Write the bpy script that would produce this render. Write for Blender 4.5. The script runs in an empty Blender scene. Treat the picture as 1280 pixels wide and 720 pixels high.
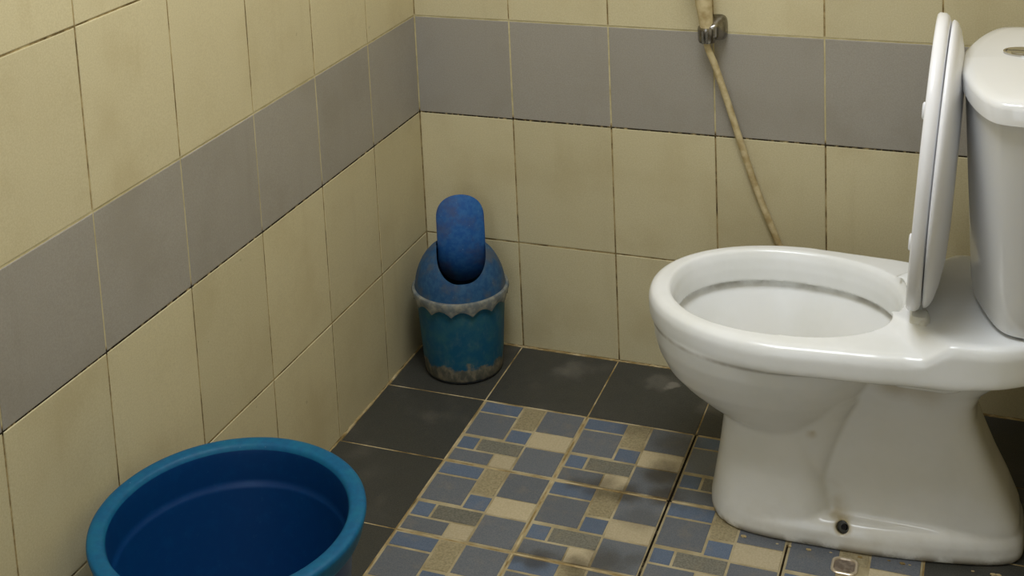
import bpy, bmesh, math, random
from mathutils import Vector, Matrix
random.seed(7)
C = bpy.context.scene.collection
SC = bpy.context.scene
PI = math.pi

# ------------------------------------------------------------------ camera
cam_d = bpy.data.cameras.new('camera'); cam = bpy.data.objects.new('camera', cam_d); C.objects.link(cam)
YAW, PIT, ROL = -0.3777, 0.1594, -0.0483
def cam_basis():
    cy, sy, cp, sp, cr, sr = math.cos(YAW), math.sin(YAW), math.cos(PIT), math.sin(PIT), math.cos(ROL), math.sin(ROL)
    fwd = Vector((sy*cp, cy*cp, -sp)); right = Vector((cy, -sy, 0)); up = right.cross(fwd)
    return cr*right+sr*up, -sr*right+cr*up, fwd
r_, u_, f_ = cam_basis()
cam.matrix_world = Matrix(((r_.x, u_.x, -f_.x, 1.116), (r_.y, u_.y, -f_.y, -2.4014), (r_.z, u_.z, -f_.z, 1.3765), (0, 0, 0, 1)))
cam_d.sensor_width = 36; cam_d.lens = 1705.96/1280*36
cam_d.shift_x = (640-604.57)/1280; cam_d.shift_y = -(360+154.14)/1280
cam_d.clip_start = 0.02
SC.camera = cam

# ------------------------------------------------------------------ world, exposure, large light
w = bpy.data.worlds.new('world'); SC.world = w; w.use_nodes = True
w.node_tree.nodes['Background'].inputs[0].default_value = (0.75, 0.82, 0.9, 1)
w.node_tree.nodes['Background'].inputs[1].default_value = 2.1
SC.view_settings.view_transform = 'Standard'; SC.view_settings.look = 'None'
SC.view_settings.gamma = 1.0; SC.view_settings.use_curve_mapping = False
SC.view_settings.exposure = 0.0
LAMP_POS = (0.66, -0.98, 2.14)
LAMP_W = 18.5
def area(name, loc, size, watts, col, rot=(0, 0, 0), shape='DISK'):
    d = bpy.data.lights.new(name, 'AREA'); d.shape = shape; d.size = size; d.energy = watts; d.color = col
    o = bpy.data.objects.new(name, d); C.objects.link(o); o.location = loc; o.rotation_euler = rot; return o
area('lamp_light', (LAMP_POS[0], LAMP_POS[1], LAMP_POS[2]-0.012), 0.62, LAMP_W, (0.93, 0.975, 1.06), shape='SQUARE')

# ------------------------------------------------------------------ material helpers
def lin(c):
    return tuple(((x/255)/12.92 if x/255 <= 0.04045 else ((x/255+0.055)/1.055)**2.4) for x in c)+(1,)
class NT:
    def __init__(s, name, rough=0.5, spec=0.5, **kw):
        s.m = bpy.data.materials.new(name); s.m.use_nodes = True; s.t = s.m.node_tree; s.b = s.t.nodes['Principled BSDF']
        s.b.inputs['Roughness'].default_value = rough
        s.b.inputs['Specular IOR Level'].default_value = spec
        for k, v in kw.items(): s.b.inputs[k.replace('_', ' ')].default_value = v
    def n(s, typ, **kw):
        nd = s.t.nodes.new(typ)
        for k, v in kw.items(): setattr(nd, k, v)
        return nd
    def l(s, a, b): s.t.links.new(a, b)
    def setin(s, sock, v):
        if isinstance(v, bpy.types.NodeSocket): s.l(v, sock)
        else: sock.default_value = v
    def coord(s, which='Object'): return s.n('ShaderNodeTexCoord').outputs[which]
    def pos(s): return s.n('ShaderNodeNewGeometry').outputs['Position']
    def mapp(s, v, scale): 
        m = s.n('ShaderNodeMapping'); s.l(v, m.inputs[0]); m.inputs['Scale'].default_value = scale; return m.outputs[0]
    def noise(s, vec, scale, detail=4, rough=0.55):
        nd = s.n('ShaderNodeTexNoise'); s.l(vec, nd.inputs['Vector']); nd.inputs['Scale'].default_value = scale
        nd.inputs['Detail'].default_value = detail; nd.inputs['Roughness'].default_value = rough; return nd.outputs['Fac']
    def ramp(s, v, stops, interp='LINEAR'):
        r = s.n('ShaderNodeValToRGB'); s.l(v, r.inputs[0]); e = r.color_ramp.elements; r.color_ramp.interpolation = interp
        while len(e) < len(stops): e.new(0.5)
        for i, (p, c) in enumerate(stops):
            e[i].position = p; e[i].color = c if len(c) == 4 else tuple(c)+(1,)
        return r.outputs[0]
    def fac(s, v, a, b, lo=0.0, hi=1.0):
        m = s.n('ShaderNodeMapRange', interpolation_type='SMOOTHSTEP'); s.setin(m.inputs[0], v)
        m.inputs[1].default_value = a; m.inputs[2].default_value = b; m.inputs[3].default_value = lo; m.inputs[4].default_value = hi
        return m.outputs[0]
    def math(s, op, a, b=0.0):
        m = s.n('ShaderNodeMath', operation=op); s.setin(m.inputs[0], a); s.setin(m.inputs[1], b); return m.outputs[0]
    def mix(s, f, a, b, mode='MIX'):
        m = s.n('ShaderNodeMix', data_type='RGBA', blend_type=mode)
        s.setin(m.inputs['Factor'], f); s.setin(m.inputs['A'], a); s.setin(m.inputs['B'], b); return m.outputs['Result']
    def sep(s, v):
        x = s.n('ShaderNodeSeparateXYZ'); s.l(v, x.inputs[0]); return x.outputs
    def rnd(s): return s.n('ShaderNodeObjectInfo').outputs['Random']
    def bump(s, h, strength, dist=0.001):
        b = s.n('ShaderNodeBump'); s.l(h, b.inputs['Height']); b.inputs['Strength'].default_value = strength; b.inputs['Distance'].default_value = dist
        s.l(b.outputs[0], s.b.inputs['Normal'])
    def col(s, v): s.setin(s.b.inputs['Base Color'], v); return s.m
    def rough(s, v): s.setin(s.b.inputs['Roughness'], v)

def tile_mat(name, c1, c2, dirt, rough=0.42):
    t = NT(name, rough, 0.4)
    p = t.pos()
    fine = t.noise(p, 420, 3); big = t.noise(p, 7, 5); streak = t.noise(t.mapp(p, (22, 22, 2.5)), 1.0, 4)
    c = t.mix(t.fac(fine, 0.3, 0.7), lin(c1), lin(c2))
    c = t.mix(t.math('MULTIPLY', t.fac(big, 0.45, 0.75), 0.35), c, lin(dirt))
    c = t.mix(t.math('MULTIPLY', t.fac(streak, 0.55, 0.8), 0.22), c, lin(dirt))
    spot = t.fac(t.noise(p, 60, 2), 0.76, 0.80)
    c = t.mix(t.math('MULTIPLY', spot, 0.25), c, lin((95, 80, 55)))
    b = t.n('ShaderNodeHueSaturation'); t.l(c, b.inputs['Color']); t.l(t.fac(t.rnd(), 0, 1, 0.95, 1.05), b.inputs['Value'])
    t.bump(t.noise(p, 160, 3), 0.12, 0.0006)
    return t.col(b.outputs[0])
M_BEIGE = tile_mat('beige_ceramic', (207, 196, 158), (197, 185, 147), (172, 155, 112))
M_GREY = tile_mat('grey_ceramic', (163, 157, 145), (153, 147, 135), (136, 128, 110))

def wall_grout():
    t = NT('wall_grout', 0.9, 0.1)
    p = t.pos(); z = t.sep(p)[2]
    n1 = t.noise(p, 26, 5, 0.65); n2 = t.noise(p, 90, 3)
    base = t.ramp(n1, [(0.30, lin((74, 60, 38))), (0.42, lin((122, 104, 68))), (0.55, lin((170, 150, 106))), (0.72, lin((196, 180, 134)))])
    inband = t.math('MULTIPLY', t.fac(z, 0.484, 0.490), t.fac(z, 0.684, 0.679))
    light = t.ramp(n1, [(0.30, lin((170, 156, 112))), (0.6, lin((204, 192, 150)))])
    c = t.mix(inband, base, light)
    low = t.math('SUBTRACT', 1.0, t.fac(t.math('ABSOLUTE', t.math('SUBTRACT', z, 0.479)), 0.002, 0.006))
    c = t.mix(t.math('MULTIPLY', low, t.fac(n2, 0.36, 0.52)), c, lin((44, 36, 24)))
    t.bump(n2, 0.6, 0.001)
    return t.col(c)
M_WGROUT = wall_grout()
def floor_grout():
    t = NT('floor_grout', 0.9, 0.1); p = t.pos()
    n1 = t.noise(p, 18, 5, 0.6)
    c = t.ramp(n1, [(0.3, lin((92, 76, 46))), (0.45, lin((150, 128, 84))), (0.6, lin((190, 172, 132))), (0.75, lin((205, 192, 160)))])
    x, y, z = t.sep(p)
    slit = t.math('MULTIPLY', t.fac(t.math('ABSOLUTE', t.math('SUBTRACT', x, 0.5992)), 0.006, 0.003), t.math('MULTIPLY', t.fac(y, -0.20, -0.215), t.fac(n1, 0.75, 0.55)))
    c = t.mix(slit, c, lin((24, 20, 14)))
    slit2 = t.math('MULTIPLY', t.fac(t.math('ABSOLUTE', t.math('SUBTRACT', x, 0.7994)), 0.004, 0.001), t.fac(n1, 0.75, 0.5))
    c = t.mix(slit2, c, lin((40, 32, 20)))
    return t.col(c)
M_FGROUT = floor_grout()
STAINS = [(0.575, -0.345, 0.055, 0.9), (0.59, -0.395, 0.05, 0.9), (0.48, -0.405, 0.05, 0.7), (0.53, -0.41, 0.045, 0.8), (0.44, -0.41, 0.03, 0.6), (0.575, -0.25, 0.06, 0.55),
          (0.545, -0.59, 0.05, 0.7), (0.50, -0.612, 0.04, 0.9), (0.44, -0.612, 0.04, 0.8), (0.58, -0.57, 0.03, 0.5), (0.50, -0.215, 0.05, 0.5), (0.57, -0.47, 0.05, 0.35), (0.41, -0.612, 0.03, 0.6)]
def stain(t, c, dirt=(52, 44, 26), k=0.78):
    p = t.pos(); nz = t.noise(p, 22, 4); acc = None
    for (x, y, r, a) in STAINS:
        d = t.n('ShaderNodeVectorMath', operation='DISTANCE'); t.l(p, d.inputs[0]); d.inputs[1].default_value = (x, y, 0)
        dd = t.math('ADD', d.outputs['Value'], t.math('MULTIPLY', t.math('SUBTRACT', nz, 0.5), 0.06))
        f = t.math('MULTIPLY', t.fac(dd, r, r*0.15), a)
        acc = f if acc is None else t.math('MAXIMUM', acc, f)
    return t.mix(t.math('MULTIPLY', acc, k), c, lin(dirt))
SMEARS = [(0.323, -0.062, 0.045, 0.16), (0.500, -0.056, 0.040, 0.20), (0.520, -0.062, 0.014, 0.4), (0.61, -0.11, 0.04, 0.18)]
def dark_mat():
    t = NT('dark_ceramic', 0.42, 0.35); p = t.pos()
    f = t.noise(p, 500, 3); b = t.noise(p, 9, 5, 0.6)
    c = t.mix(t.fac(f, 0.3, 0.7), lin((51, 51, 46)), lin((70, 69, 63)))
    c = t.mix(t.math('MULTIPLY', t.fac(b, 0.52, 0.78), 0.30), c, lin((112, 106, 94)))
    c = t.mix(t.math('MULTIPLY', t.fac(t.noise(p, 70, 2), 0.77, 0.79), 0.6), c, lin((150, 145, 130)))
    for (x, y, r, a) in SMEARS:      # dried splashes
        d = t.n('ShaderNodeVectorMath', operation='DISTANCE'); t.l(p, d.inputs[0]); d.inputs[1].default_value = (x, y, 0)
        dd = t.math('ADD', d.outputs['Value'], t.math('MULTIPLY', t.math('SUBTRACT', t.noise(p, 30, 5), 0.5), 0.07))
        c = t.mix(t.math('MULTIPLY', t.fac(dd, r, r*0.2), a), c, lin((150, 144, 132)))
    t.bump(t.noise(p, 220, 3), 0.35, 0.0008)
    t.rough(t.fac(b, 0.3, 0.7, 0.36, 0.55))
    return t.col(c)
M_DARK = dark_mat()
def mosaic_mat(name, c1, c2, scale=520):
    t = NT(name, 0.5, 0.35); p = t.pos()
    f = t.noise(p, scale, 3); b = t.noise(p, 30, 4)
    c = t.mix(t.fac(f, 0.3, 0.7), lin(c1), lin(c2))
    c = t.mix(t.math('MULTIPLY', t.fac(b, 0.5, 0.8), 0.25), c, lin((150, 135, 105)))
    h = t.n('ShaderNodeHueSaturation'); t.l(c, h.inputs['Color']); t.l(t.fac(t.rnd(), 0, 1, 0.92, 1.08), h.inputs['Value'])
    t.bump(f, 0.3, 0.0006)
    return t.col(stain(t, h.outputs[0]))
M_MOS = {'blue': mosaic_mat('blue_mosaic', (84, 97, 116), (100, 112, 129)),
         'slate': mosaic_mat('slate_mosaic', (92, 96, 102), (110, 113, 116)),
         'brown': mosaic_mat('grey_brown_mosaic', (98, 96, 86), (124, 121, 108), 300),
         'tan': mosaic_mat('tan_mosaic', (134, 122, 92), (160, 148, 116), 260),
         'pale': mosaic_mat('pale_mosaic', (176, 162, 130), (188, 174, 143), 300)}
def mosaic_base():
    t = NT('mosaic_ground', 0.75, 0.2); p = t.pos()
    c = t.ramp(t.noise(p, 24, 4), [(0.35, lin((148, 134, 100))), (0.65, lin((180, 167, 134)))])
    return t.col(stain(t, c, (70, 52, 24), 0.9))
M_MBASE = mosaic_base()

def ceramic():
    t = NT('white_porcelain', 0.22, 0.45, Coat_Weight=0.15, Coat_Roughness=0.15)
    p = t.pos(); z = t.sep(p)[2]
    n = t.noise(p, 12, 4)
    c = t.mix(t.fac(n, 0.35, 0.7), lin((240, 241, 240)), lin((234, 235, 232)))
    grime = t.math('MULTIPLY', t.fac(z, 0.10, 0.0), t.fac(t.noise(p, 30, 4), 0.35, 0.75))
    c = t.mix(t.math('MULTIPLY', grime, 0.22), c, lin((150, 134, 96)))
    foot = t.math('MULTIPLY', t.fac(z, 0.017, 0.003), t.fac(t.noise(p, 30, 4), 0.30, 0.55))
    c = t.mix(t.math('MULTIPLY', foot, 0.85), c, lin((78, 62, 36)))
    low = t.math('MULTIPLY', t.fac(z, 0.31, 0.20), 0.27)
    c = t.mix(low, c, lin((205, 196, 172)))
    # yellowish run-down marks above the bolt hole and a soiled seam outside, under the bowl's rim
    for (x, y, zz, r, a) in [(0.868, -0.43, 0.062, 0.022, 0.40), (0.872, -0.435, 0.040, 0.022, 0.5), (0.862, -0.43, 0.09, 0.018, 0.30), (0.880, -0.449, 0.035, 0.013, 0.95), (0.880, -0.44, 0.031, 0.012, 0.9), (0.955, -0.43, 0.275, 0.04, 0.55), (1.0, -0.42, 0.28, 0.05, 0.5), (0.835, -0.44, 0.18, 0.014, 0.6)]:
        d = t.n('ShaderNodeVectorMath', operation='DISTANCE'); t.l(p, d.inputs[0]); d.inputs[1].default_value = (x, y, zz)
        dd = t.math('ADD', d.outputs['Value'], t.math('MULTIPLY', t.math('SUBTRACT', n, 0.5), 0.05))
        c = t.mix(t.math('MULTIPLY', t.fac(dd, r, r*0.1), a), c, lin((172, 154, 108)))
    x_, y_, z_ = t.sep(p)
    ex = t.math('DIVIDE', t.math('SUBTRACT', x_, 0.780), 0.186); ey = t.math('DIVIDE', t.math('SUBTRACT', y_, -0.345), 0.150)
    inside = t.fac(t.math('ADD', t.math('MULTIPLY', ex, ex), t.math('MULTIPLY', ey, ey)), 1.03, 1.0)
    line = t.math('MULTIPLY', t.math('MULTIPLY', t.fac(z_, 0.290, 0.3045), t.fac(z_, 0.3085, 0.3065)), t.fac(t.noise(p, 22, 4), 0.35, 0.7))
    c = t.mix(t.math('MULTIPLY', t.math("MULTIPLY", line, inside), 0.6), c, lin((122, 108, 80)))  # below the inner rim: yellowish stain, with the undercut's shadow painted in
    seam = t.math('MULTIPLY', t.fac(t.math('ABSOLUTE', t.math('SUBTRACT', z, 0.3130)), 0.006, 0.0), t.fac(t.noise(p, 22, 3), 0.28, 0.62))
    c = t.mix(t.math('MULTIPLY', t.math('MULTIPLY', seam, t.math('SUBTRACT', 1.0, inside)), 0.5), c, lin((126, 112, 84)))
    return t.col(c)
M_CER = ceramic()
M_TANK = NT('tank_porcelain', 0.1, 0.5, Coat_Weight=0.4, Coat_Roughness=0.05).col(lin((228, 228, 226)))
M_SEAT = NT('white_seat_plastic', 0.25, 0.45).col(lin((236, 236, 238)))
M_HINGE = NT('milky_plastic', 0.3, 0.4, Transmission_Weight=0.12).col(lin((232, 230, 218)))
M_CHROME = NT('chrome', 0.16, 0.5, Metallic=1.0).col(lin((200, 198, 192)))
def dull_chrome():
    t = NT('worn_chrome', 0.25, 0.5, Metallic=1.0)
    n = t.noise(t.pos(), 45, 3)
    return t.col(t.mix(t.fac(n, 0.4, 0.7), lin((158, 154, 146)), lin((96, 90, 80))))
M_DCHROME = dull_chrome()
M_BLACK = NT('dark_gap', 0.7, 0.2).col(lin((22, 20, 18)))
def hose_mat():
    t = NT('yellowed_hose', 0.5, 0.35); p = t.pos()
    c = t.mix(t.fac(t.noise(p, 45, 4), 0.35, 0.7), lin((206, 190, 148)), lin((168, 146, 100)))
    return t.col(c)
M_HOSE = hose_mat()
def bucket_mat():
    t = NT('blue_bucket_plastic', 0.42, 0.35); p = t.pos()
    c = t.mix(t.fac(t.noise(p, 60, 4), 0.45, 0.8), lin((0, 52, 102)), lin((0, 58, 108)))
    c = t.mix(t.math('MULTIPLY', t.fac(t.noise(p, 240, 3), 0.62, 0.75), 0.05), c, lin((110, 150, 165)))
    return t.col(c)
M_BUCKET = bucket_mat()
def bin_body_mat():
    t = NT('soiled_teal_plastic', 0.55, 0.3); p = t.pos(); z = t.sep(p)[2]
    n = t.noise(p, 34, 5, 0.6); n2 = t.noise(t.mapp(p, (1, 1, 0.6)), 90, 4)
    c = t.mix(t.fac(n, 0.38, 0.7), lin((16, 80, 110)), lin((44, 94, 108)))
    c = t.mix(t.math('MULTIPLY', t.fac(n2, 0.5, 0.8), 0.35), c, lin((96, 118, 116)))
    zz = t.math('ADD', z, t.math('MULTIPLY', t.math('SUBTRACT', n, 0.5), -0.075))
    d = t.mix(t.fac(n2, 0.35, 0.65), lin((86, 84, 72)), lin((134, 124, 102)))
    c = t.mix(t.math('MULTIPLY', t.fac(zz, 0.040, 0.030), 0.92), c, d)
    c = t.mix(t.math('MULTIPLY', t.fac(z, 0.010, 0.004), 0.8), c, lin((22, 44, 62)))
    return t.col(c)
M_BIN = bin_body_mat()
def dusty_blue(name, a, b, dust, k, sc=24):
    t = NT(name, 0.55, 0.3); p = t.pos()
    n = t.noise(p, sc, 5, 0.6); n2 = t.noise(p, 110, 4)
    c = t.mix(t.fac(n2, 0.35, 0.7), lin(a), lin(b))
    c = t.mix(t.math('MULTIPLY', t.fac(n, 0.46, 0.70), k), c, lin(dust))
    c = t.mix(t.math('MULTIPLY', t.fac(t.noise(p, 210, 2), 0.74, 0.78), 0.5), c, lin((160, 190, 205)))
    return t.col(c)
M_LID = dusty_blue('dusty_blue_plastic', (30, 72, 112), (48, 88, 122), (86, 88, 90), 0.8)
M_FLAP = dusty_blue('blue_flap_plastic', (32, 86, 150), (50, 102, 160), (78, 82, 110), 0.6)
M_BRIM = dusty_blue('scuffed_sheen_rim_plastic', (0, 80, 118), (0, 90, 126), (12, 100, 124), 0.5)  # lighter than the body: wear and dust, with the rim's sheen painted in
def rimband_mat():
    t = NT('grimy_rim_plastic', 0.65, 0.25); p = t.pos()
    c = t.mix(t.fac(t.noise(p, 70, 4), 0.35, 0.65), lin((102, 106, 104)), lin((140, 138, 124)))
    return t.col(t.mix(t.math('MULTIPLY', t.fac(t.noise(p, 30, 4), 0.5, 0.7), 0.5), c, lin((70, 96, 116))))
M_RIMB = rimband_mat()
M_PLASTER = NT('white_paint', 0.8, 0.2).col(lin((225, 220, 205)))
M_DOOR = NT('painted_door', 0.5, 0.3).col(lin((150, 130, 100)))

# ------------------------------------------------------------------ geometry helpers
def link(name, bm, mat, parent=None, smooth=False, sharp=None, label=None):
    me = bpy.data.meshes.new(name); bmesh.ops.recalc_face_normals(bm, faces=bm.faces); bm.to_mesh(me); bm.free()
    return link_me(name, me, mat, parent, smooth, sharp, label)
def link_me(name, me, mat, parent=None, smooth=False, sharp=None, label=None):
    if mat is not None: me.materials.clear(); me.materials.append(mat)
    if smooth or sharp:
        for p in me.polygons: p.use_smooth = True
    if sharp: me.set_sharp_from_angle(angle=math.radians(sharp))
    o = bpy.data.objects.new(name, me); C.objects.link(o)
    if parent: o.parent = parent
    if label: o['label'] = label
    return o
def empty(name, loc, rotz=0.0):
    o = bpy.data.objects.new(name, None); C.objects.link(o); o.location = loc; o.rotation_euler = (0, 0, rotz); o.empty_display_size = 0.05
    return o
def tag(o, label, cat, group=None):
    o['label'] = label; o['category'] = cat
    if group: o['group'] = group
    return o
def struct(o): o['kind'] = 'structure'; return o
def box(bm, x0, x1, y0, y1, z0, z1):
    v = [bm.verts.new(p) for p in ((x0,y0,z0),(x1,y0,z0),(x1,y1,z0),(x0,y1,z0),(x0,y0,z1),(x1,y0,z1),(x1,y1,z1),(x0,y1,z1))]
    for f in ((0,3,2,1),(4,5,6,7),(0,1,5,4),(1,2,6,5),(2,3,7,6),(3,0,4,7)): bm.faces.new([v[i] for i in f])
    return v
def loft(bm, loops, cap0=True, cap1=True, closed=True):
    rows = [[bm.verts.new(p) for p in L] for L in loops]; n = len(rows[0])
    for a, b in zip(rows, rows[1:]):
        for i in range(n if closed else n-1):
            j = (i+1) % n; bm.faces.new((a[i], a[j], b[j], b[i]))
    for do, row in ((cap0, rows[0]), (cap1, rows[-1])):
        if do:
            c = bm.verts.new(sum((v.co for v in row), Vector())/n)
            for i in range(n): bm.faces.new((row[i], row[(i+1) % n], c))
    return rows
def lathe(bm, prof, n=64, wob=None):
    rows = []
    for r, z in prof:
        if r < 1e-6: rows.append([bm.verts.new((0, 0, z))])
        else: rows.append([bm.verts.new((r*math.cos(2*PI*i/n), r*math.sin(2*PI*i/n), z)) for i in range(n)])
    for a, b in zip(rows, rows[1:]):
        for i in range(n):
            j = (i+1) % n
            if len(a) == 1 and len(b) == 1: continue
            if len(a) == 1: bm.faces.new((a[0], b[j], b[i]))
            elif len(b) == 1: bm.faces.new((a[i], a[j], b[0]))
            else: bm.faces.new((a[i], a[j], b[j], b[i]))
def tube(bm, pts, rads, n=14):
    pts = [Vector(p) for p in pts]; loops = []; up = Vector((0.31, 0.9, 0.2)).normalized()
    for i, p in enumerate(pts):
        t = (pts[min(i+1, len(pts)-1)]-pts[max(i-1, 0)]).normalized()
        a = t.cross(up).normalized(); b = t.cross(a).normalized(); r = rads[i] if hasattr(rads, '__len__') else rads
        loops.append([p+a*r*math.cos(2*PI*k/n)+b*r*math.sin(2*PI*k/n) for k in range(n)])
    loft(bm, loops)
def catmull(P, m=8):
    P = [Vector(p) for p in P]; Q = [2*P[0]-P[1]]+P+[2*P[-1]-P[-2]]; out = []
    for i in range(1, len(Q)-2):
        for k in range(m):
            t = k/m; a, b, c, d = Q[i-1:i+3]
            out.append(0.5*((2*b)+(c-a)*t+(2*a-5*b+4*c-d)*t*t+(3*b-a-3*c+d)*t**3))
    out.append(P[-1]); return out
def smstep(a, b, x):
    t = max(0.0, min(1.0, (x-a)/(b-a))); return t*t*(3-2*t)
def baked(o, name):
    dg = bpy.context.evaluated_depsgraph_get(); dg.update()
    me = bpy.data.meshes.new_from_object(o.evaluated_get(dg)); me.name = name; return me
def kill(*obs):
    for o in obs:
        me = o.data; bpy.data.objects.remove(o); bpy.data.meshes.remove(me)

# ------------------------------------------------------------------ the room shell
ZB, ZT, ZR = 0.4787, 0.6781, 0.2224
ROWS = [0.0, ZR, ZB, ZT] + [ZT+0.2532*k for k in range(1, 7)]
ZC = ROWS[-1]
XW, YF = 1.204, -2.72
SKEW = -0.015
GAP = 0.00115
_cache = {}
def tile_mesh(key, w, h, U, V, N, gap, bev, depth, mat):
    k = (key, round(w, 4), round(h, 4), mat.name)
    if k in _cache: return _cache[k]
    a, b = w/2-gap, h/2-gap
    def ring(a, b, d): return [U*x+V*y+N*d for x, y in ((-a, -b), (a, -b), (a, b), (-a, b))]
    bm = bmesh.new()
    r0 = [bm.verts.new(p) for p in ring(a, b, -depth)]; r1 = [bm.verts.new(p) for p in ring(a, b, -bev)]
    r2 = [bm.verts.new(p) for p in ring(a-bev*0.4, b-bev*0.4, -bev*0.25)]; r3 = [bm.verts.new(p) for p in ring(a-bev*1.3, b-bev*1.3, 0)]
    for p, q in ((r0, r1), (r1, r2), (r2, r3)):
        for i in range(4): bm.faces.new((p[i], p[(i+1) % 4], q[(i+1) % 4], q[i]))
    bm.faces.new(r3)
    me = bpy.data.meshes.new(key); bmesh.ops.recalc_face_normals(bm, faces=bm.faces)
    bm.faces.ensure_lookup_table()
    if bm.faces[-1].normal.dot(N) < 0: bmesh.ops.reverse_faces(bm, faces=bm.faces)
    bm.to_mesh(me); bm.free(); me.materials.append(mat)
    _cache[k] = me; return me
def put(me, name, parent, loc, tilt=0.0):
    o = bpy.data.objects.new(name, me); C.objects.link(o); o.parent = parent; o.location = loc
    if tilt: o.rotation_euler = [random.uniform(-tilt, tilt) for _ in range(3)]
    return o
def tiled_wall(name, org, rotz, U, N, us):
    """us: joint positions along U, wall local frame; N points into the room"""
    V = Vector((0, 0, 1)); U = Vector(U); N = Vector(N)
    bm = bmesh.new(); L = us[-1]
    P = [U*(-0.0), U*L]
    c = [-U*0.07 - N*0.0007, U*L - N*0.0007, U*L - N*0.06, -U*0.07 - N*0.06]
    vs = [bm.verts.new(p) for p in c]+[bm.verts.new(p+V*ZC) for p in c]
    for f in ((0,1,2,3),(4,5,6,7),(0,1,5,4),(1,2,6,5),(2,3,7,6),(3,0,4,7)): bm.faces.new([vs[i] for i in f])
    wall = struct(link(name, bm, M_WGROUT)); wall.location = org; wall.rotation_euler = (0, 0, rotz)
    for i in range(len(us)-1):
        for j in range(len(ROWS)-1):
            w, h = us[i+1]-us[i], ROWS[j+1]-ROWS[j]
            if h > 0.15 and w > 0.02:
                mat = M_GREY if j == 2 else M_BEIGE
                me = tile_mesh(name+'_tile', w, h, U, V, N, GAP, 0.0012, 0.0030, mat)
                put(me, 'wall_tile', wall, U*((us[i]+us[i+1])/2)+V*((ROWS[j]+ROWS[j+1])/2)+N*random.uniform(-0.0003, 0.0004), 0.0016)
    return wall
def joints(first, step, end):
    u = [0.0, first]
    while u[-1]+step < end: u.append(u[-1]+step)
    if end-u[-1] > 0.03: u.append(end)
    else: u[-1] = end
    return u
tiled_wall('wall_left', (0, 0, 0), SKEW, (0, -1, 0), (1, 0, 0), joints(0.2046, 0.2005, -YF))
tiled_wall('wall_back', (0, 0, 0), 0, (1, 0, 0), (0, -1, 0), joints(0.2004, 0.2, XW))
tiled_wall('wall_right', (XW, 0, 0), 0, (0, -1, 0), (-1, 0, 0), joints(0.2, 0.2, -YF))
# front wall with the door the photographer stands in (behind the camera)
bm = bmesh.new(); box(bm, -0.1, 0.25, YF-0.08, YF, 0, ZC); box(bm, 0.95, XW+0.06, YF-0.08, YF, 0, ZC); box(bm, 0.25, 0.95, YF-0.08, YF, 2.0, ZC)
struct(link('wall_front', bm, M_PLASTER))
bm = bmesh.new(); box(bm, 0.21, 0.25, YF-0.78, YF-0.085, 0.006, 1.995)
door = struct(link('door_1', bm, M_DOOR))
bm = bmesh.new(); tube(bm, [(0.25, YF-0.72, 1.0), (0.30, YF-0.72, 1.0), (0.305, YF-0.62, 1.0)], 0.009); link('door_handle', bm, M_CHROME, door, smooth=True)
bm = bmesh.new(); box(bm, -0.1, XW+0.06, YF-0.08, 0.06, ZC, ZC+0.06)
struct(link('ceiling', bm, M_PLASTER))

# floor: grout bed, dark border tiles, patterned tiles made of mosaic pieces
MX, MY, S = 0.1988, -0.210, 0.2002
bm = bmesh.new(); box(bm, -0.1, XW+0.06, YF-0.9, 0.06, -0.08, -0.0007)
floor = struct(link('floor', bm, M_FGROUT))
X_, Y_, Z_ = Vector((1, 0, 0)), Vector((0, 1, 0)), Vector((0, 0, 1))
xs = [0.004, MX, MX+S, MX+2*S, MX+3*S, MX+4*S, XW-0.003]
ys = [-0.003, MY]+[MY-S*k for k in range(1, 13)]
NM = 9
for i in range(len(xs)-1):
    for j in range(len(ys)-1):
        dark = i in (0, 5) or j == 0 or j > NM
        xa, xb, ya, yb = xs[i], xs[i+1], ys[j+1], ys[j]
        if yb < YF+0.02: continue
        if i == 0: xa = SKEW*-((ya+yb)/2) + 0.0015   # follow the slightly skewed wall
        if dark:
            me = tile_mesh('floor_tile', xb-xa, yb-ya, X_, Y_, Z_, 0.0011, 0.0010, 0.003, M_DARK)
            put(me, 'floor_tile', floor, ((xa+xb)/2, (ya+yb)/2, random.uniform(-0.0003, 0.0003)), 0.0012)
        else:
            me = tile_mesh('patterned_tile', xb-xa, yb-ya, X_, Y_, Z_, 0.0013 if i != 3 else 0.0016, 0.0010, 0.003, M_MBASE)
            t = put(me, 'patterned_tile', floor, ((xa+xb)/2, (ya+yb)/2, random.uniform(-0.0008, 0.0)), 0.0015)
            for (k, u0, u1, v0, v1) in [('blue', .025, .388, .025, .185), ('slate', .025, .388, .21, .565), ('tan', .41, .602, .022, .368), ('slate', .622, .978, .022, .360),
                                        ('blue', .41, .602, .40, .582), ('pale', .622, .978, .372, .598), ('blue', .03, .188, .61, .782), ('brown', .21, .602, .61, .782),
                                        ('slate', .025, .388, .808, .972), ('pale', .402, .602, .800, .976), ('slate', .622, .978, .618, .972)]:
                if i == 4 and j == 2 and k == 'blue' and u0 > 0.4: continue      # the odd rounded piece sits here
                w, h = (u1-u0)*S, (v1-v0)*S
                me = tile_mesh('mosaic_piece_'+k, w, h, X_, Y_, Z_, 0.0, 0.0007, 0.0010, M_MOS[k])
                put(me, 'mosaic_piece', t, (((u0+u1)/2-.5)*S, (.5-(v0+v1)/2)*S, 0.0008), 0.002)
            if i == 4 and j == 2:
                pass
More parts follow.
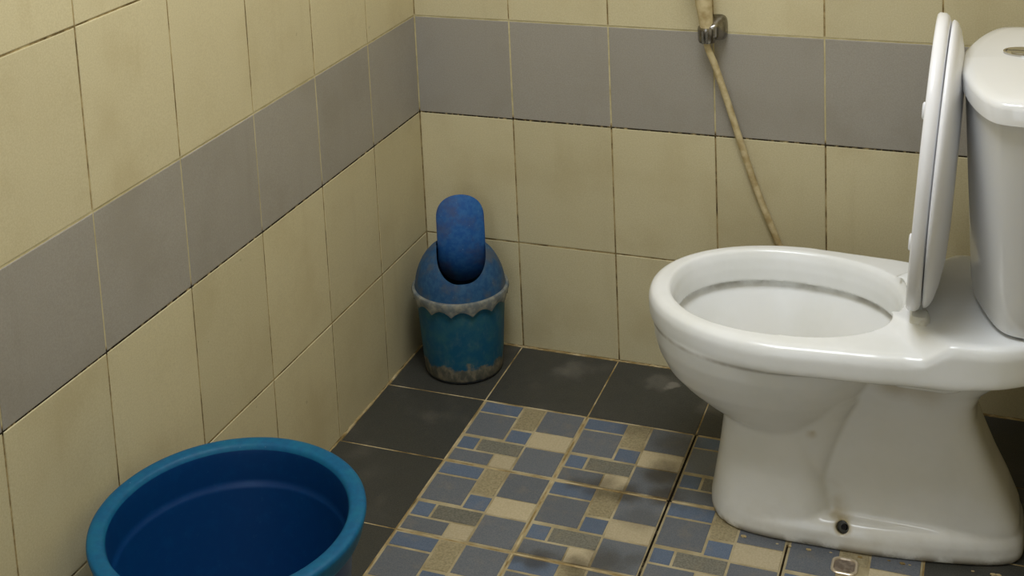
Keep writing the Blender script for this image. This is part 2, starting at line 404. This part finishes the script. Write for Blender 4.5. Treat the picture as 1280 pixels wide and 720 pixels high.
# pale mortar bead where the walls meet the floor
for nm, P0, P1 in (('trim_1', (0.001, -0.003, 0.0), (0.001+SKEW*-1*-2.6, -2.6, 0.0)), ('trim_2', (0.004, -0.001, 0.0), (XW-0.003, -0.001, 0.0))):
    P0, P1 = Vector(P0), Vector(P1); rng = random.Random(3); bm = bmesh.new(); n = 220; pts = []; rd = []
    for k in range(n+1):
        pts.append(P0.lerp(P1, k/n)+Vector((0, 0, rng.uniform(-0.0015, 0.0005)))); rd.append(0.0026*rng.uniform(0.55, 1.25))
    tube(bm, pts, rd, 6); struct(link(nm, bm, M_FGROUT, smooth=True))

# ceiling lamp
lamp = empty('ceiling_lamp', (LAMP_POS[0], LAMP_POS[1], ZC)); tag(lamp, 'square white lamp panel in the middle of the ceiling', 'lamp')
bm = bmesh.new(); box(bm, -0.34, 0.34, -0.34, 0.34, -0.045, -0.001); link('lamp_base', bm, M_PLASTER, lamp)
tglow = NT('lamp_glow', 0.4); tglow.b.inputs['Emission Color'].default_value = (0.95, 0.98, 1.0, 1); tglow.b.inputs['Emission Strength'].default_value = 1.5
bm = bmesh.new(); box(bm, -0.32, 0.32, -0.32, 0.32, -0.052, -0.045); link('diffuser', bm, tglow.m, lamp)

# ------------------------------------------------------------------ toilet
YC = -0.345
toilet = empty('toilet', (0.85, YC, 0)); tag(toilet, 'white porcelain toilet with its seat and lid raised against the cistern', 'toilet')
def W(o):      # parts are modelled in world coordinates; put them under the toilet's base empty
    o.parent = toilet; o.matrix_parent_inverse = Matrix.Translation((-0.85, -YC, 0)); return o
def egg(xf, xr, half, xm, nf=2.0, nr=2.0, N=96, yc=YC, inset=0.0):
    out = []
    for i in range(N):
        t = 2*PI*i/N; c, s = math.cos(t), math.sin(t); n = nf if c < 0 else nr
        ax = (xm-xf-inset) if c < 0 else (xr-xm-inset)
        out.append((xm+ax*math.copysign(abs(c)**(2/n), c), yc+(half-inset)*math.copysign(abs(s)**(2/n), s)))
    return out
def at(pts, z): return [(x, y, z(x) if callable(z) else z) for x, y in pts]
ztop = lambda x: 0.360+0.026*smstep(0.992, 1.040, x)
zbot = lambda x: 0.314+0.010*smstep(1.02, 1.12, x)
def slab(inset=0.0):
    P = egg(0.563, 1.186, 0.181, 0.80, 2.05, 6.0, inset=inset, N=128)
    return [(x, YC+(y-YC)*(1-0.10*smstep(0.86, 1.0, x)-0.16*smstep(1.09, 1.19, x))) for x, y in P]
parts = []
def solid(loops):
    bm = bmesh.new(); loft(bm, loops); bmesh.ops.recalc_face_normals(bm, faces=bm.faces); parts.append(bm)
solid([at(slab(0.004), zbot), at(slab(0.001), lambda x: zbot(x)+0.002), at(slab(0), lambda x: zbot(x)+0.012), at(slab(0), lambda x: ztop(x)-0.016), at(slab(0.004), lambda x: ztop(x)-0.005), at(slab(0.013), ztop)])
bul = [(0.335, 0.572, 0.985, 0.172), (0.313, 0.570, 0.965, 0.173), (0.285, 0.572, 0.950, 0.166), (0.262, 0.578, 0.934, 0.157), (0.236, 0.591, 0.915, 0.145), (0.214, 0.613, 0.898, 0.131), (0.194, 0.640, 0.880, 0.117), (0.177, 0.668, 0.866, 0.104), (0.160, 0.695, 0.852, 0.090), (0.13, 0.72, 0.83, 0.06)]
solid([at(egg(a, b, h, a+(b-a)*0.50, 2.1, 2.2), z) for z, a, b, h in bul][::-1])
# pedestal front
solid([at(egg(a, b, h, 0.775, 2.9, 4.0), z) for z, a, b, h in [(0.004, 0.664, 0.868, 0.114), (0.03, 0.665, 0.866, 0.112), (0.06, 0.670, 0.862, 0.107), (0.10, 0.677, 0.855, 0.100), (0.15, 0.684, 0.846, 0.098), (0.20, 0.688, 0.838, 0.098), (0.23, 0.70, 0.82, 0.09)]])
# trapway body, narrower and set back, flaring under the cistern shelf
solid([at(egg(0.80, b, h, 0.94, 3.0, 4.5), z) for z, b, h in [(0.01, 1.136, 0.083), (0.05, 1.133, 0.082), (0.09, 1.117, 0.080), (0.13, 1.098, 0.077), (0.17, 1.082, 0.074), (0.205, 1.070, 0.073), (0.23, 1.069, 0.075), (0.255, 1.080, 0.079), (0.275, 1.102, 0.086), (0.295, 1.135, 0.095), (0.312, 1.17, 0.105), (0.335, 1.176, 0.105)]])
# wedge where the bowl's rear runs down beside the trapway
solid([at(egg(0.78, b, h, 0.82, 3.0, 3.5), z) for z, b, h in [(0.060, 0.846, 0.080), (0.10, 0.858, 0.086), (0.15, 0.874, 0.091), (0.20, 0.893, 0.098), (0.235, 0.910, 0.110)]])
# foot flange
def foot(inset=0.0):
    P = egg(0.662, 1.140, 0.116, 0.80, 2.9, 5.0, inset=inset)
    return [(x, YC+(y-YC)*(1-0.20*smstep(0.85, 1.15, x))) for x, y in P]
solid([at(foot(0.002), 0.0), at(foot(0), 0.006), at(foot(0.001), 0.026), at(foot(0.005), 0.036), at(foot(0.014), 0.044)])
# small square lug under the rear of the bowl
solid([at(egg(0.93, 1.06, 0.115, 0.995, 5, 5), z) for z in (0.285, 0.33)])
bmj = bmesh.new()
for b_ in parts:
    me = bpy.data.meshes.new('t'); b_.to_mesh(me); b_.free(); bmj.from_mesh(me); bpy.data.meshes.remove(me)
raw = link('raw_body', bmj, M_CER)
# hollow of the bowl
def openg(inset=0.0, xs_=0.0): return egg(0.604+xs_, 0.956-xs_, 0.139, 0.775, 2.15, 2.25, inset=inset)
bm = bmesh.new()
loft(bm, [at(openg(0.075, 0.10), 0.150), at(openg(0.060, 0.06), 0.175), at(openg(0.035, 0.03), 0.215), at(openg(0.012, 0.012), 0.262), at(openg(-0.006), 0.300), at(openg(-0.008), 0.3065), at(openg(0.004), 0.3085), at(openg(0.003), 0.33), at(openg(0.0), 0.347), at(openg(-0.004), 0.357), at(openg(-0.010), 0.364), at(openg(-0.014), 0.375)])
cut = link('cutter', bm, None)
bm = bmesh.new()
m_ = Matrix.Translation((0.880, -0.440, 0.030)) @ Matrix.Rotation(math.radians(58), 4, 'X')
bmesh.ops.create_cone(bm, cap_ends=True, segments=32, radius1=0.0095, radius2=0.0095, depth=0.05, matrix=m_)
cut2 = link('cutter2', bm, None)
md = raw.modifiers.new('r', 'REMESH'); md.mode = 'VOXEL'; md.voxel_size = 0.003
s1 = raw.modifiers.new('s0', 'SMOOTH'); s1.factor = 0.5; s1.iterations = 3
b1 = raw.modifiers.new('b', 'BOOLEAN'); b1.operation = 'DIFFERENCE'; b1.object = cut; b1.solver = 'EXACT'
b2 = raw.modifiers.new('b2', 'BOOLEAN'); b2.operation = 'DIFFERENCE'; b2.object = cut2; b2.solver = 'EXACT'
m2 = raw.modifiers.new('r2', 'REMESH'); m2.mode = 'VOXEL'; m2.voxel_size = 0.0026
s2 = raw.modifiers.new('s', 'SMOOTH'); s2.factor = 0.5; s2.iterations = 3
me = baked(raw, 'bowl'); kill(raw, cut, cut2)
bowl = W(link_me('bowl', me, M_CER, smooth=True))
# standing water
tw = NT('toilet_water', 0.03, 0.5, Transmission_Weight=0.9, IOR=1.33).col(lin((215, 220, 215)))
bm = bmesh.new(); loft(bm, [at(openg(0.065, 0.07), 0.160), at(openg(0.062, 0.062), 0.172)]); W(link('water', bm, tw))
# bolt in the foot
bm = bmesh.new()
mm = Matrix.Translation((0.882, -0.442, 0.0320)) @ Matrix.Rotation(math.radians(58), 4, 'X')
bmesh.ops.create_cone(bm, cap_ends=True, segments=24, radius1=0.0048, radius2=0.0042, depth=0.014, matrix=mm)
W(link('floor_bolt', bm, M_BLACK, sharp=40))
# cistern
def chaikin(P, k=2, q=0.2):
    for _ in range(k):
        Q = []
        for a, b in zip(P, P[1:]+P[:1]):
            Q += [(a[0]*(1-q)+b[0]*q, a[1]*(1-q)+b[1]*q), (a[0]*q+b[0]*(1-q), a[1]*q+b[1]*(1-q))]
        P = Q
    return P
def tank_out(xf, xr, half, dx, dy, inset=0.0, yc=-0.343):
    xf += inset; xr -= inset; half -= inset; flat = max(half-dy, 0.006)
    P = []
    base = [(xf, -flat), (xf+dx, -half), (xr, -half), (xr, half), (xf+dx, half), (xf, flat)]
    # short edges near each corner keep the rounding local
    n = len(base)
    for i in range(n):
        a, p, b = base[i-1], base[i], base[(i+1) % n]
        for q in (a, b):
            L = math.hypot(q[0]-p[0], q[1]-p[1]); d = min(0.45*L, 0.050 if abs(p[0]-xf) < 1e-6 else 0.017)
            P.append((p[0]+(q[0]-p[0])*d/L, p[1]+(q[1]-p[1])*d/L))
    P = chaikin(P, 3, 0.25)
    return [(x, yc+y) for x, y in P]
bm = bmesh.new(); loops = []
for k in range(13):
    s = k/12; z = 0.392+(0.728-0.392)*s
    ins = 0.003 if k == 0 else 0.0
    loops.append(at(tank_out(1.060-0.012*s, 1.188, 0.128+0.060*s, 0.042+0.006*s, 0.112, ins), z))
loft(bm, [at(tank_out(1.060, 1.188, 0.128, 0.042, 0.112, 0.009), 0.3885)]+loops)
cist = W(link('cistern', bm, M_TANK, sharp=50))
bm = bmesh.new()
lid_l = [(0.7275, 0.003), (0.7285, 0.0), (0.749, 0.0), (0.7555, 0.0015), (0.7590, 0.006), (0.7612, 0.017), (0.7635, 0.036), (0.7648, 0.056)]
loft(bm, [at(tank_out(1.0405, 1.192, 0.198, 0.049, 0.125, ins), z) for z, ins in lid_l])
W(link('cistern_lid', bm, M_TANK, sharp=70))
# flush button (two halves in a chrome ring)
fb = empty('flush_button', (0, 0, 0)); W(fb)
def oval(rx, ry, z, cx=1.131, cy=-0.318, N=48): return [(cx+rx*math.cos(2*PI*i/N), cy+ry*math.sin(2*PI*i/N), z) for i in range(N)]
def fpart(o): o.parent = fb; return o
bm = bmesh.new(); loft(bm, [oval(0.031, 0.022, 0.7635), oval(0.031, 0.022, 0.7675), oval(0.0295, 0.0205, 0.7685), oval(0.0275, 0.0185, 0.7675), oval(0.0275, 0.0185, 0.7640)], True, True)
fpart(link('button_ring', bm, M_CHROME, sharp=35))
for sgn in (-1, 1):
    bm = bmesh.new()
    H = [(1.131+0.0265*math.cos(a), -0.318+sgn*(0.0012+0.0165*math.sin(a))) for a in [PI*i/20 for i in range(21)]]
    H2 = [(1.131+(x-1.131)*0.94, -0.318+sgn*0.002+(y+0.318-sgn*0.002)*0.9) for x, y in H]
    loft(bm, [at(H, 0.7642), at(H, 0.7675), at(H2, 0.7688)]); fpart(link('button_half', bm, M_CHROME, sharp=35))

# raised seat ring and lid
LEAN = math.radians(4.95)
SO = Vector((0.9705, YC, 0.382)); SD = Vector((math.sin(LEAN), 0, math.cos(LEAN))); SN = Vector((math.cos(LEAN), 0, -math.sin(LEAN)))
def seatp(s, t, n): return SO+SD*s+Vector((0, 1, 0))*t+SN*n
def segg(s0, s1, half, sm, n0, n1, N=96, inset=0.0):
    out = []
    for i in range(N):
        a = 2*PI*i/N; c, s = math.cos(a), math.sin(a); n = n0 if c < 0 else n1
        ax = (sm-s0-inset) if c < 0 else (s1-sm-inset)
        out.append((sm+ax*math.copysign(abs(c)**(2/n), c), (half-inset)*math.copysign(abs(s)**(2/n), s)))
    return out
bm = bmesh.new(); outer = lambda i: segg(0.004, 0.442, 0.182, 0.215, 2.7, 2.1, inset=i); inner = lambda i: segg(0.085, 0.385, 0.112, 0.22, 2.3, 2.1, inset=i)
ringl = [[seatp(s, t, n) for s, t in f] for f, n in ((outer(0.003), 0.000), (outer(0.0), 0.003), (outer(0.0), 0.012), (outer(0.004), 0.0175), (outer(0.012), 0.020), (inner(-0.015), 0.020), (inner(-0.006), 0.017), (inner(0), 0.011), (inner(-0.004), 0.003), (inner(-0.010), 0.0))]
loft(bm, ringl+[ringl[0]], False, False); bmesh.ops.remove_doubles(bm, verts=bm.verts, dist=1e-6)
seat = W(link('seat', bm, M_SEAT, smooth=True))
for s, t in ((0.145, -0.140), (0.145, 0.140), (0.335, -0.120), (0.335, 0.120)):
    bm = bmesh.new()
    loft(bm, [[seatp(s+k*0.013*math.cos(2*PI*i/20), t+k*0.006*math.sin(2*PI*i/20), n) for i in range(20)] for k, n in ((1, 0.002), (1, -0.0025), (0.8, -0.004))])
    o = link('bumper', bm, M_SEAT, sharp=40); o.parent = seat
lidout = lambda i: segg(0.000, 0.433, 0.183, 0.215, 2.1, 2.1, inset=i)
bm = bmesh.new()
loft(bm, [[seatp(s, t, n) for s, t in lidout(i)] for i, n in ((0.012, 0.0225), (0.003, 0.0215), (0.0, 0.0235), (0.001, 0.027), (0.005, 0.031), (0.014, 0.0355), (0.035, 0.0410), (0.07, 0.0465), (0.12, 0.049))])
W(link('seat_lid', bm, M_SEAT, smooth=True))
for sy in (-1, 1):
    bm = bmesh.new(); y0 = YC+sy*0.080
    q = [[((0.9905 if sy < 0 else 0.9965)+a*math.copysign(abs(math.cos(t))**0.5, math.cos(t)), y0+b*math.copysign(abs(math.sin(t))**0.5, math.sin(t)), z) for t in [2*PI*i/32 for i in range(32)]] for a, b, z in ((0.0150, 0.017, 0.3575), (0.0150, 0.017, 0.377), (0.0135, 0.016, 0.385), (0.011, 0.012, 0.389))]
    loft(bm, q); h = W(link('hinge', bm, M_HINGE, sharp=40))
    bm = bmesh.new(); tube(bm, [(0.996, y0-0.022, 0.381), (0.996, y0+0.022, 0.381)], 0.0055); o = link('hinge_pin', bm, M_HINGE, smooth=True); o.parent = h

# odd rounded piece in the floor beside the toilet's foot
po = empty('drain_cap', (0.888, -0.4915, 0.0)); tag(po, 'small rounded grey-brown cap with a pale rim set in the floor beside the toilet foot', 'drain cap')
def rr(a, b, r, z, N=8):
    out = []
    for cx, cy, a0 in ((a-r, b-r, 0), (-a+r, b-r, PI/2), (-a+r, -b+r, PI), (a-r, -b+r, 1.5*PI)):
        for i in range(N+1): t = a0+PI/2*i/N; out.append((cx+r*math.cos(t), cy+r*math.sin(t), z))
    return out
bm = bmesh.new(); loft(bm, [rr(.0195, .0195, .011, -.0005), rr(.0195, .0195, .011, .0018), rr(.0182, .0182, .010, .0028), rr(.0158, .0158, .009, .0028), rr(.0150, .0150, .009, .0010)], False, False)
tr = NT('pale_rim', 0.3, 0.5, Metallic=0.6).col(lin((205, 190, 165)))
link('cap_rim', bm, tr, po, sharp=35)
tc = NT('grey_brown_cap', 0.3, 0.5, Metallic=0.3); tc.col(tc.mix(tc.fac(tc.noise(tc.pos(), 130, 3), 0.4, 0.65), lin((112, 98, 84)), lin((142, 128, 112))))
bm = bmesh.new(); loft(bm, [rr(.0152, .0152, .009, -.0004), rr(.0152, .0152, .009, .0012), rr(.010, .010, .006, .0020)]); link('cap_plate', bm, tc.m, po, sharp=35)

# ------------------------------------------------------------------ bidet hose and its bracket on the back wall
br = empty('hose_bracket', (0.600, 0.0, 0.689)); tag(br, 'dull chrome bracket on the back wall gripping the pale spray hose', 'bracket')
bm = bmesh.new()
plate = [[(x*k, -y, z*k) for x, z in [(0.017*math.copysign(abs(math.cos(t))**0.55, math.cos(t))+0.011, 0.023*math.copysign(abs(math.sin(t))**0.55, math.sin(t))+0.001) for t in [2*PI*i/32 for i in range(32)]]] for y, k in ((0.0005, 1.0), (0.010, 1.0), (0.020, 0.90), (0.030, 0.76), (0.038, 0.60), (0.042, 0.42))]
loft(bm, plate); link('wall_plate', bm, M_DCHROME, br, sharp=40)
bm = bmesh.new()
def arc(R, z, a0=-200, a1=75, n=26): return [(-0.004+R*math.cos(math.radians(a0+(a1-a0)*i/n)), -0.033+R*math.sin(math.radians(a0+(a1-a0)*i/n)), z) for i in range(n+1)]
A = [arc(0.0155, 0.008)+arc(0.0115, 0.008)[::-1], arc(0.0165, 0.004)+arc(0.0112, 0.004)[::-1], arc(0.0160, -0.016)+arc(0.0108, -0.016)[::-1], arc(0.0145, -0.020)+arc(0.0108, -0.020)[::-1]]
rows = [[bm.verts.new(p) for p in L] for L in A]; n = len(rows[0])
for a, b in zip(rows, rows[1:]):
    for i in range(n): bm.faces.new((a[i], a[(i+1) % n], b[(i+1) % n], b[i]))
h = n//2
for row in (rows[0], rows[-1]):
    for i in range(h-1): bm.faces.new((row[i], row[i+1], row[n-2-i], row[n-1-i]))
link('clip', bm, M_DCHROME, br, sharp=40)
bm = bmesh.new()
for dx in (-0.008, -0.0005): box(bm, dx-0.002, dx+0.002, -0.0515, -0.0475, -0.019, 0.004)
link('clip_rib', bm, M_CHROME, br)
hs = empty('spray_hose', (0.602, -0.033, 0.66)); tag(hs, 'pale yellowed spray hose running down the back wall behind the toilet bowl', 'hose')
def HL(p): return (p[0]-0.602, p[1]+0.033, p[2]-0.66)
pts = catmull([(0.596, -0.033, 0.684), (0.5968, -0.033, 0.660), (0.609, -0.025, 0.620), (0.630, -0.016, 0.545), (0.655, -0.010, 0.455), (0.680, -0.008, 0.375), (0.712, -0.008, 0.293), (0.745, -0.009, 0.215), (0.785, -0.016, 0.150), (0.835, -0.022, 0.122)], 8)
bm = bmesh.new(); tube(bm, [HL(p) for p in pts], 0.0063, 16); link('hose', bm, M_HOSE, hs, smooth=True)
pts = catmull([(0.596, -0.033, 0.672), (0.5955, -0.033, 0.70), (0.593, -0.0335, 0.73), (0.589, -0.035, 0.77), (0.586, -0.040, 0.81), (0.584, -0.056, 0.84)], 6)
bm = bmesh.new(); tube(bm, [HL(p) for p in pts], [0.0100+0.0068*min(1, (i/len(pts))*1.6) for i in range(len(pts))], 20); link('spray_handle', bm, M_HOSE, hs, smooth=True)
bm = bmesh.new()
mm = Matrix.Translation(HL((0.583, -0.066, 0.848))) @ Matrix.Rotation(math.radians(62), 4, 'X')
bmesh.ops.create_cone(bm, cap_ends=True, segments=28, radius1=0.016, radius2=0.021, depth=0.03, matrix=mm); link('spray_head', bm, M_HOSE, hs, sharp=40)
# angle valve the hose comes from (behind the bowl)
vl = empty('angle_valve', (0.845, 0.0, 0.122)); tag(vl, 'small chrome water valve on the back wall behind the toilet bowl', 'valve')
bm = bmesh.new(); tube(bm, [(0, 0, 0), (0, -0.006, 0)], 0.022, 24); link('wall_flange', bm, M_CHROME, vl, sharp=40)
bm = bmesh.new(); tube(bm, [(0, -0.006, 0), (0, -0.042, 0)], 0.0085, 16); tube(bm, [(-0.013, -0.022, 0), (0.0, -0.022, 0)], 0.0075, 16); link('valve_body', bm, M_CHROME, vl, sharp=40)

# ------------------------------------------------------------------ waste bin with swing lid in the corner
BX, BY = 0.114, -0.104
FA = math.atan2(-0.917, 0.40)                 # facing direction
wb = empty('waste_bin', (BX, BY, 0.0), FA+PI/2)       # local -Y looks out of the corner
tag(wb, 'small grimy blue waste bin with its swing flap standing open in the corner', 'waste bin')
bm = bmesh.new(); lathe(bm, [(0, 0.003), (0.066, 0.003), (0.070, 0.0), (0.0745, 0.003), (0.0765, 0.010), (0.0785, 0.030), (0.0855, 0.140), (0.087, 0.168), (0.0845, 0.168), (0.083, 0.140), (0.076, 0.030), (0.072, 0.008), (0, 0.008)], 72)
link('bin_body', bm, M_BIN, wb, sharp=50)
prof = [(0.0945, 0.1660), (0.0950, 0.1690), (0.0935, 0.1720), (0.0890, 0.1735), (0.0880, 0.180), (0.0865, 0.190), (0.0835, 0.202), (0.0790, 0.214), (0.0730, 0.226), (0.0655, 0.237), (0.0560, 0.247), (0.0440, 0.2555), (0.0300, 0.261), (0.0150, 0.264), (0, 0.265)]
inn = [(0, 0.2625), (0.0145, 0.2615), (0.029, 0.2585), (0.0425, 0.253), (0.0543, 0.2447), (0.0638, 0.235), (0.0712, 0.2245), (0.0772, 0.2128), (0.0817, 0.2012), (0.0847, 0.1895), (0.0862, 0.180), (0.0880, 0.1690), (0.0920, 0.1660), (0.0945, 0.1660)]
bm = bmesh.new(); lathe(bm, prof+inn, 96); bmesh.ops.remove_doubles(bm, verts=bm.verts, dist=1e-6)
d0 = link('raw_dome', bm, M_LID)
bm = bmesh.new(); U = []
hw, zb, r = 0.0475, 0.208, 0.040
for i in range(13): t = PI+PI/2*i/12; U.append((-hw+r+r*math.cos(t), zb+r+r*math.sin(t)))
for i in range(13): t = 1.5*PI+PI/2*i/12; U.append((hw-r+r*math.cos(t), zb+r+r*math.sin(t)))
U += [(hw, 0.32), (-hw, 0.32)]
loft(bm, [[(x+0.005, y, z) for x, z in U] for y in (-0.13, 0.034)])
dc = link('dome_cutter', bm, None)
b = d0.modifiers.new('b', 'BOOLEAN'); b.operation = 'DIFFERENCE'; b.object = dc; b.solver = 'EXACT'
me = baked(d0, 'bin_lid'); kill(d0, dc)
blid = link_me('bin_lid', me, M_LID, wb, sharp=35)
bm = bmesh.new(); N = 210; L = [[], [], [], [], [], []]; nsc = 14
for i in range(N):
    a = 2*PI*i/N; q = abs(math.sin(a*nsc/2)); zl = 0.1465+0.0105*q
    for L_, (rr_, z) in zip(L, ((0.0890, 0.1742), (0.0940, 0.1728), (0.0957, 0.1690), (0.0918, zl), (0.0903, zl), (0.0925, 0.1655))):
        L_.append((rr_*math.cos(a), rr_*math.sin(a), z))
loft(bm, L+[L[0]], False, False); bmesh.ops.remove_doubles(bm, verts=bm.verts, dist=1e-6)
o = link('rim_band', bm, M_RIMB, blid, sharp=50, label='grey-brown scalloped skirt round the lid')
# flap: a curved plate standing upright through the opening
bm = bmesh.new(); fw, z0, z1 = 0.0468, 0.166, 0.349
def flap_pt(u, v, off):
    # u -1..1, v 0..1 ; rounded ends
    z = z0+(z1-z0)*v
    top = 0.046; rr2 = z1-z
    wv = fw
    if rr2 < top: wv = fw*(max(0.0, 1-((top-rr2)/top)**2.1))**(1/2.1)
    if z-z0 < top: wv = min(wv, fw*(max(0.0, 1-((top-(z-z0))/top)**2.1))**(1/2.1))
    x = u*wv
    return (x+0.0065, 0.008-0.018*(1-(x/0.052)**2)+0.034*(v-0.50)**2*4*(1.0 if v < 0.5 else 0.55)+off+0.004*v, z)
vals = [0.5-0.5*math.cos(PI*k/40) for k in range(41)]
for off, flip in ((0.0, False), (0.0025, True)):
    rows = [[bm.verts.new(flap_pt(-1+2*i/24, v, off)) for i in range(25)] for v in vals]
    for a, b in zip(rows, rows[1:]):
        for i in range(24):
            f = (a[i], a[i+1], b[i+1], b[i]); bm.faces.new(f[::-1] if flip else f)
    if off == 0: R0 = rows
    else:
        for i in (0, 24):
            for k in range(40): bm.faces.new((R0[k][i], R0[k+1][i], rows[k+1][i], rows[k][i]))
bmesh.ops.remove_doubles(bm, verts=bm.verts, dist=1e-5)
link('swing_flap', bm, M_FLAP, wb, sharp=60)
bm = bmesh.new(); tube(bm, [(-0.046, 0.024, 0.240), (0.054, 0.024, 0.240)], 0.003, 10); link('flap_pivot', bm, M_LID, wb, smooth=True)

# ------------------------------------------------------------------ bucket
bk = empty('bucket', (0.186, -1.050, 0.0)); tag(bk, 'large round open blue plastic bucket on the dark tiles by the left wall', 'bucket')
pr = [(0, 0.006), (0.118, 0.006), (0.122, 0.0), (0.127, 0.0), (0.130, 0.006), (0.1545, 0.245), (0.1565, 0.252), (0.1595, 0.275), (0.1600, 0.283)]
pin = [(0.1535, 0.303), (0.1520, 0.296), (0.1513, 0.262), (0.1500, 0.2555), (0.1480, 0.2530), (0.1465, 0.2485), (0.1240, 0.014), (0.118, 0.010), (0, 0.010)]
bm = bmesh.new(); lathe(bm, pr+pin, 128); link('bucket_body', bm, M_BUCKET, bk, sharp=60)
bm = bmesh.new(); lathe(bm, [(0.1600, 0.283), (0.1655, 0.281), (0.1705, 0.282), (0.1715, 0.285), (0.1740, 0.294), (0.1765, 0.3035), (0.1762, 0.3075), (0.1735, 0.3098), (0.1690, 0.3103), (0.1590, 0.3095), (0.1553, 0.3075), (0.1535, 0.303)], 128); link('rolled_rim', bm, M_BRIM, bk, smooth=True)

# crumbs of white cement along the toilet's foot
bm = bmesh.new(); rng = random.Random(5)
for k in range(15):
    x = rng.uniform(0.72, 1.12); y = YC-0.1195*(1-0.20*smstep(0.85, 1.15, x))-rng.uniform(0.0, 0.005)
    s = rng.uniform(0.0012, 0.0032)
    bmesh.ops.create_icosphere(bm, subdivisions=1, radius=s, matrix=Matrix.Translation((x, y, s*0.5)) @ Matrix.Diagonal((1.8, 1, 0.7, 1)))
o = link('cement_crumbs', bm, M_FGROUT); o['kind'] = 'stuff'; tag(o, 'crumbs of pale cement along the foot of the toilet', 'crumbs')
